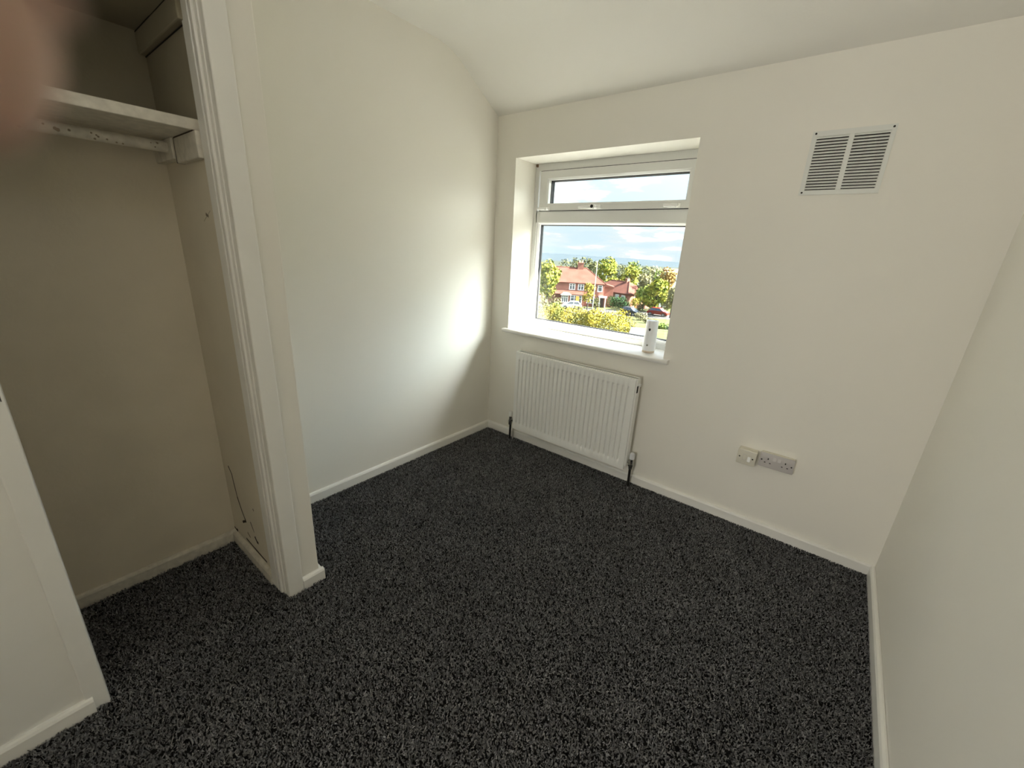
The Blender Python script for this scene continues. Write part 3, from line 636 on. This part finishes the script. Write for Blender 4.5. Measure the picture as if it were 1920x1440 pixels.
# far roof at the right
c1 = polar(18.0, 150); c1.z = gz(c1)
FR = thing('white_house', c1, 'small pale house among trees far right beneath the hills', 'house', rz=math.radians(18), absolute=False)
hh = el(150, -1.75)-c1.z; MB().box(-2.5, 4, 0, 6, 0, hh).build('wall', HWHITE, FR); MB().prism([(-.4, hh), (6.4, hh), (3, hh+1.1)], 'x', -2.8, 4.3).build('roof', mat('pale_roof', (.16, .12, .1), .8), FR); hwin(FR, .5, hh-2, hh-.8, 1.2, n=2)

# trees, far to near
tree(31.6, 185, -.75, 3.6, OL, 'dark olive tree above the left part of the red roof', 700)
tree(30.1, 190, -.55, 3.4, OL, 'dark olive tree left of the two chimney pots', 700)
tree(28.9, 208, -.40, 3.5, OL, 'dark olive tree behind the two chimney pots', 700)
tree(27.7, 180, -.75, 3.2, OL, 'dark olive tree right of the chimney pots by the pale pole', 700)
tree(24.4, 200, -1.0, 3.0, OL, 'small dark tree in the gap between the two round yellow-green trees', 500)
tree(22.6, 190, -.48, 3.2, MG, 'green tree crown rising behind the right round yellow-green tree', 700)
tree(21.3, 200, -.95, 3.2, OL, 'dull brown-olive tree far off right of the green crown', 500)
tree(20.1, 210, -1.0, 3.2, PB, 'dull far tree under the hills left of the orange-tinged tree', 500)
tree(25.9, 140, -.15, 3.7, YG, 'tall round yellow-green tree behind the gap between the houses', 1500, tall=1.5)
tree(23.1, 132, -.95, 3.6, YG, 'round yellow-green tree behind the corner house', 1500, tall=1.5)
tree(20.9, 112, -1.9, 2.5, PB, 'pale brown thinly leaved tree right of the corner house', 1200, tall=1.5)
tree(18.6, 112, -1.05, 2.6, OR, 'orange-tinged tree at the far right beneath the hills', 1200, tall=1.3)
tree(19.4, 118, -1.3, 2.2, MG, 'green tree left of the orange-tinged tree', 900, tall=1.4)
tree(19.5, 93, -2.6, 2.9, YG, 'broad yellow-green tree low at the right edge of the window', 1700, tall=1.1)
tree(21.3, 103, -3.6, 1.9, MG, 'mid-green leafy tree right of the corner house roof end', 1100, tall=1.2)
tree(17.4, 86, -3.2, 1.8, PB, 'pale leafy tree nearest the right window reveal', 900, tall=1.3)
tree(33.6, 75, -.85, 2.05, YG, 'yellow-green tree at the left window edge hiding the house roof', 1900, tall=1.75)
tree(35.2, 78, -2.2, 1.6, MG, 'green tree cut off by the left window frame', 900, tall=1.5)
tree(28.1, 86, -3.6, 1.45, YL, 'slender yellow-green tree in front of the brick house', 700, tall=1.5, name='slender_tree')
bush(34.6, 70, -5.4, 1.7, PB, 'pale straggly bush under the left yellow-green tree', 600)
bush(32.6, 72, -5.7, 1.3, PB, 'pale bush left of the white car', 500)
bush(32.0, 66, -6.4, 1.3, MG, 'green bush left behind the long yellow hedge', 500)
bush(27.0, 90, -5.6, 1.2, OL, 'low olive bush between slender tree and white porch', 300)
bush(22.9, 96, -5.75, 1.0, DG, 'small dark bush right of the clipped green hedge', 300)
bush(22.0, 97, -5.2, 1.2, YL, 'bright yellow bush at the corner of the right house', 400)
bush(21.3, 93, -5.9, 1.1, OL, 'olive bush behind the black car', 400)
bush(21.0, 79, -7.0, 1.2, PB, 'pale bush right of the black car', 400)
bush(19.8, 98, -5.4, 1.7, MG, 'green bush above the red car', 500)
bush(17.9, 99, -4.9, 1.6, YG, 'yellow-green bush right of the red car', 600)
bush(20.0, 72, -7.6, 1.2, PB, 'pale straggly bush behind the air freshener', 400)
bush(17.9, 62, -8.2, 1.8, MG, 'low green bush at the lower right corner of the window', 500)
# tree belt closing the view beyond the right edge of the window
bl = []; random.seed(9)
for k in range(46):
    a = 13.5-k*1.05; D = 118+random.uniform(-8, 16); p = polar(a, D); z0 = gz(p); rr = random.uniform(3.2, 5.2); bl.append(((p.x, p.y, z0+rr*1.1), (rr, rr, rr*1.25)))
tb = leaf_mesh(bl, 16000, .55, 'tree_belt', MG, None); tag(tb, 'belt of mid-green trees closing the view beyond the right window edge', 'trees', kind='stuff')
# clipped green hedge by the right house
hb = polar(24.3, 95); hb.z = gz(hb)
hd = thing('clipped_hedge', hb, 'clipped dark green hedge between white porch and black car', 'hedge', rz=math.radians(24), absolute=False)
hh = el(95, -5.25)-hb.z; leaf_mesh([((x, 0, hh*.5), (.75, .7, hh*.55)) for x in (-1.5, -.8, 0, .8, 1.4)], 1100, .16, 'foliage', DG, hd)
# long yellow hedge in front
hb = polar(29, 46); hb.z = gz(hb)
hd = thing('long_hedge', hb, 'long sunlit yellow hedge across the foreground below the houses', 'hedge', rz=math.radians(29), absolute=False)
bl = []; random.seed(5)
for k in range(34):
    x = -6.2+k*.36; zt = el(46, -7.05+.35*math.sin(k*.9)*random.uniform(.5, 1)-(.35 if x < -4 else 0)-(1.0 if x > 5.2 else 0))-hb.z; bl.append(((x, random.uniform(-.5, .3), zt*.5), (.75, .8, zt*.52)))
leaf_mesh([b for b in bl if b[0][0] < 1.5], 5200, .115, 'foliage', YL, hd); leaf_mesh([b for b in bl if b[0][0] >= .5], 2600, .11, 'foliage', leafmat('golden', (.11, .11, .018), (.26, .215, .022), (.36, .27, .025)), hd)
m = MB()
for k in range(24): m.cyl((-6+k*.52, 0, -.2), (-6+k*.52+random.uniform(-.2, .2), 0, 1.6), .05, .02, 6)
m.build('stems', BARK, hd)['kind'] = 'stuff'
# grey flat-roofed shed
sb = polar(20.6, 35.5); sb.z = gz(sb)
sh = thing('garden_shed', sb, 'garden shed with a dark grey flat roof behind the air freshener', 'shed', rz=math.radians(20), absolute=False)
hs_ = el(35.5, -9.45)-sb.z; MB().box(-.85, 1.0, -1.6, 1.7, -.1, hs_-.06).build('wall', mat('shed_boards', (.09, .07, .05), .8, (3, .7)), sh); MB().box(-.95, 1.1, -1.75, 1.85, hs_-.06, hs_, .02).build('roof', mat('grey_felt', (.045, .048, .055), .8), sh)
# pale pole
pb = polar(27.4, 84); pb.z = gz(pb); ph = el(84, -.95)-pb.z
pr_ = thing('utility_pole', pb, 'pale slim pole standing in front of the red roof', 'pole', absolute=False)
MB().cyl((0, 0, -.2), (0, 0, ph), .085, .06, 10).build('post', mat('pale_metal', (.27, .265, .25), .5), pr_); MB().box(-.06, .06, -.35, .02, ph-.12, ph).build('lamp_head', mat('pale_metal', (.27, .265, .25), .5), pr_)

def car(az, D, rz, paint, label):
    b0 = polar(az, D); b0.z = gz(b0)+.03; r = thing('parked_car', b0, label, 'car', rz=rz, absolute=False)
    sidep = [(-2.05, .30), (-2.1, .55), (-2.02, .80), (-1.75, .92), (-1.0, .98), (.9, 1.0), (1.55, .93), (2.0, .76), (2.1, .5), (2.05, .30)]
    m = MB(); m.prism(sidep, 'y', -.85, .85); bmesh.ops.bevel(m.bm, geom=m.bm.edges[:], offset=.06, segments=2, affect='EDGES'); body = m.build('body', paint, r, True)
    m = MB(); b = bmesh.new(); lo_ = [(-1.75, .93), (1.15, .97)]; hi_ = [(-1.25, 1.47), (.35, 1.50)]
    vs = [b.verts.new(p) for p in ((-1.75, -.78, .92), (1.2, -.78, .96), (1.2, .78, .96), (-1.75, .78, .92), (-1.3, -.62, 1.45), (.35, -.62, 1.48), (.35, .62, 1.48), (-1.3, .62, 1.45))]
    for f in ((0, 1, 5, 4), (1, 2, 6, 5), (2, 3, 7, 6), (3, 0, 4, 7), (4, 5, 6, 7)): b.faces.new([vs[i] for i in f])
    m.add(b); m.build('windows', HGLASS, r)
    m = MB(); m.box(-1.32, .37, -.64, .64, 1.44, 1.52, .03)
    for xa, xb in ((-1.75, -1.3), (1.2, .35), (-.35, -.35)):
        for sy in (-1, 1): m.cyl((xa, sy*.78, .94), (xb, sy*.62, 1.47), .045, .04, 6)
    m.build('roof', paint, r)
    for x in (-1.35, 1.3):
        for sy in (-.82, .82):
            wl = MB().cyl((x, sy-.1, .32), (x, sy+.1, .32), .32, .32, 20).build('wheel', mat('tyre', (.015, .015, .015), .8), r); MB().cyl((x, sy-.11, .32), (x, sy+.11, .32), .19, .19, 14).build('hub', mat('alloy', (.3, .3, .3), .3, metal=.6), wl)
    return r
car(30.2, 88, math.radians(30+180), mat('white_car_paint', (.68, .68, .68), .25), 'white car parked in front of the brick house')
car(22.4, 85, math.radians(22-35), mat('black_car_paint', (.012, .014, .02), .2), 'black car parked by the clipped green hedge')
car(18.9, 88, math.radians(18-20), mat('red_car_paint', (.16, .018, .010), .25), 'red car at the right, above the air freshener')
# ------------------------------------------------------------------ added fill pendant, unseen (behind and above the camera)
PX, PY, PZ = 1.32, -2.15, 2.13
root = thing('fill_pendant', (PX, PY, 2.336), 'unseen white globe pendant added as fill light near the doorway', 'lamp')
MB().lathe([(.045, 2.318), (.05, 2.322), (.05, 2.336)], (PX, PY, 0), 24).build('ceiling_rose', UPVC, root, True)
MB().cyl((PX, PY, PZ+.1), (PX, PY, 2.32), .004, .004, 8).build('cord', UPVC, root)
m = bpy.data.materials.new('fill_globe'); m.use_nodes = True; b = m.node_tree.nodes['Principled BSDF']; b.inputs['Base Color'].default_value = (.8, .8, .78, 1)
b.inputs['Emission Color'].default_value = (1, .96, .90, 1); b.inputs['Emission Strength'].default_value = PENDANT_FILL
g = MB(); b_ = bmesh.new(); bmesh.ops.create_uvsphere(b_, u_segments=24, v_segments=16, radius=.10); g.add(b_, Matrix.Translation((PX, PY, PZ))); g.build('globe', m, root, True)
# ------------------------------------------------------------------ hand of the photographer: one fingertip reaches into the view
def cs(x, y, z): return CAM + rgt*x + upv*y + fwd*z
SKIN = bpy.data.materials.new('skin'); SKIN.use_nodes = True; t = SKIN.node_tree; b = t.nodes['Principled BSDF']
n = t.nodes.new('ShaderNodeTexNoise'); n.inputs['Scale'].default_value = 90; tcn = t.nodes.new('ShaderNodeTexCoord'); t.links.new(tcn.outputs['Object'], n.inputs['Vector'])
r = ramp(t, [(.3, (.44, .27, .21)), (.7, (.52, .35, .275))]); t.links.new(n.outputs[0], r.inputs[0]); t.links.new(r.outputs[0], b.inputs['Base Color']); b.inputs['Roughness'].default_value = .55
b.inputs['Subsurface Weight'].default_value = .15; b.inputs['Subsurface Radius'].default_value = (.004, .002, .001)
J = []; E_ = []
def jn(p, rad, par=None):
    J.append((cs(*p), rad)); i = len(J)-1
    if par is not None: E_.append((par, i))
    return i
wr = jn((-.172, -.040, -.055), .024); pc = jn((-.145, -.012, -.034), .026, wr)
fa = jn((-.215, -.095, -.105), .030, wr); jn((-.262, -.150, -.160), .036, fa)
for mcp, pip, dip, tip, rr in (((-.112, .030, -.008), (-.082, .037, .020), (-.0560, .0300, .0272), (-.0338, .0216, .0262), .0098),
                               ((-.117, .010, -.010), (-.092, .012, .024), (-.072, .006, .030), (-.058, .002, .022), .0086),
                               ((-.122, -.010, -.014), (-.100, -.010, .018), (-.082, -.014, .024), (-.068, -.016, .018), .0082),
                               ((-.128, -.029, -.022), (-.110, -.032, .008), (-.096, -.035, .014), (-.084, -.036, .010), .0072)):
    k = jn(mcp, rr*1.5, pc); k = jn(tuple((a+b)/2 for a, b in zip(mcp, pip)), rr*1.12, k); k = jn(pip, rr*1.12, k); k = jn(tuple((a+b)/2 for a, b in zip(pip, dip)), rr, k); k = jn(dip, rr*1.02, k); k = jn(tip, rr*.95, k)
k = jn((-.142, .018, -.042), .015, pc); k = jn((-.118, .036, -.044), .0105, k); k = jn((-.094, .044, -.036), .0098, k); jn((-.074, .046, -.028), .0082, k)
me = bpy.data.meshes.new('hand'); me.from_pydata([j[0] for j in J], E_, []); me.update()
hand = bpy.data.objects.new('hand', me); COL.objects.link(hand)
sk = hand.modifiers.new('skin', 'SKIN'); sk.use_smooth_shade = True
for i, v in enumerate(me.skin_vertices[0].data): v.radius = (J[i][1], J[i][1]); v.use_root = (i == 1)
ss = hand.modifiers.new('smooth', 'SUBSURF'); ss.levels = 2; ss.render_levels = 2
me.materials.append(SKIN)
dg = bpy.context.evaluated_depsgraph_get(); me2 = bpy.data.meshes.new_from_object(hand.evaluated_get(dg)); hand.modifiers.clear(); hand.data = me2; me2.name = 'hand'
for p in me2.polygons: p.use_smooth = True
if not me2.materials: me2.materials.append(SKIN)
tag(hand, 'out-of-focus fingertip of a hand reaching into the top left corner of the view', 'hand')
m = MB(); m.cyl(cs(-.235, -.120, -.130), cs(-.30, -.196, -.206), .044, .056, 24); sl_ = m.build('sleeve', mat('dark_sleeve', (.05, .055, .07), .9), None, True); sl_.parent = hand
m = MB(); tn = cs(-.0385, .0308, .0300); b_ = bmesh.new(); bmesh.ops.create_uvsphere(b_, u_segments=14, v_segments=8, radius=1)
ax = (cs(-.0365, .0235, .0262)-cs(-.057, .031, .027)).normalized(); nz = upv-ax*upv.dot(ax); nz.normalize(); sx = ax.cross(nz)
Mn = Matrix(((ax.x*.0055, sx.x*.0052, nz.x*.0013, tn.x), (ax.y*.0055, sx.y*.0052, nz.y*.0013, tn.y), (ax.z*.0055, sx.z*.0052, nz.z*.0013, tn.z), (0, 0, 0, 1)))
m.add(b_, Mn); nl = m.build('fingernail', mat('nail', (.55, .36, .30), .3), None, True); nl.parent = hand
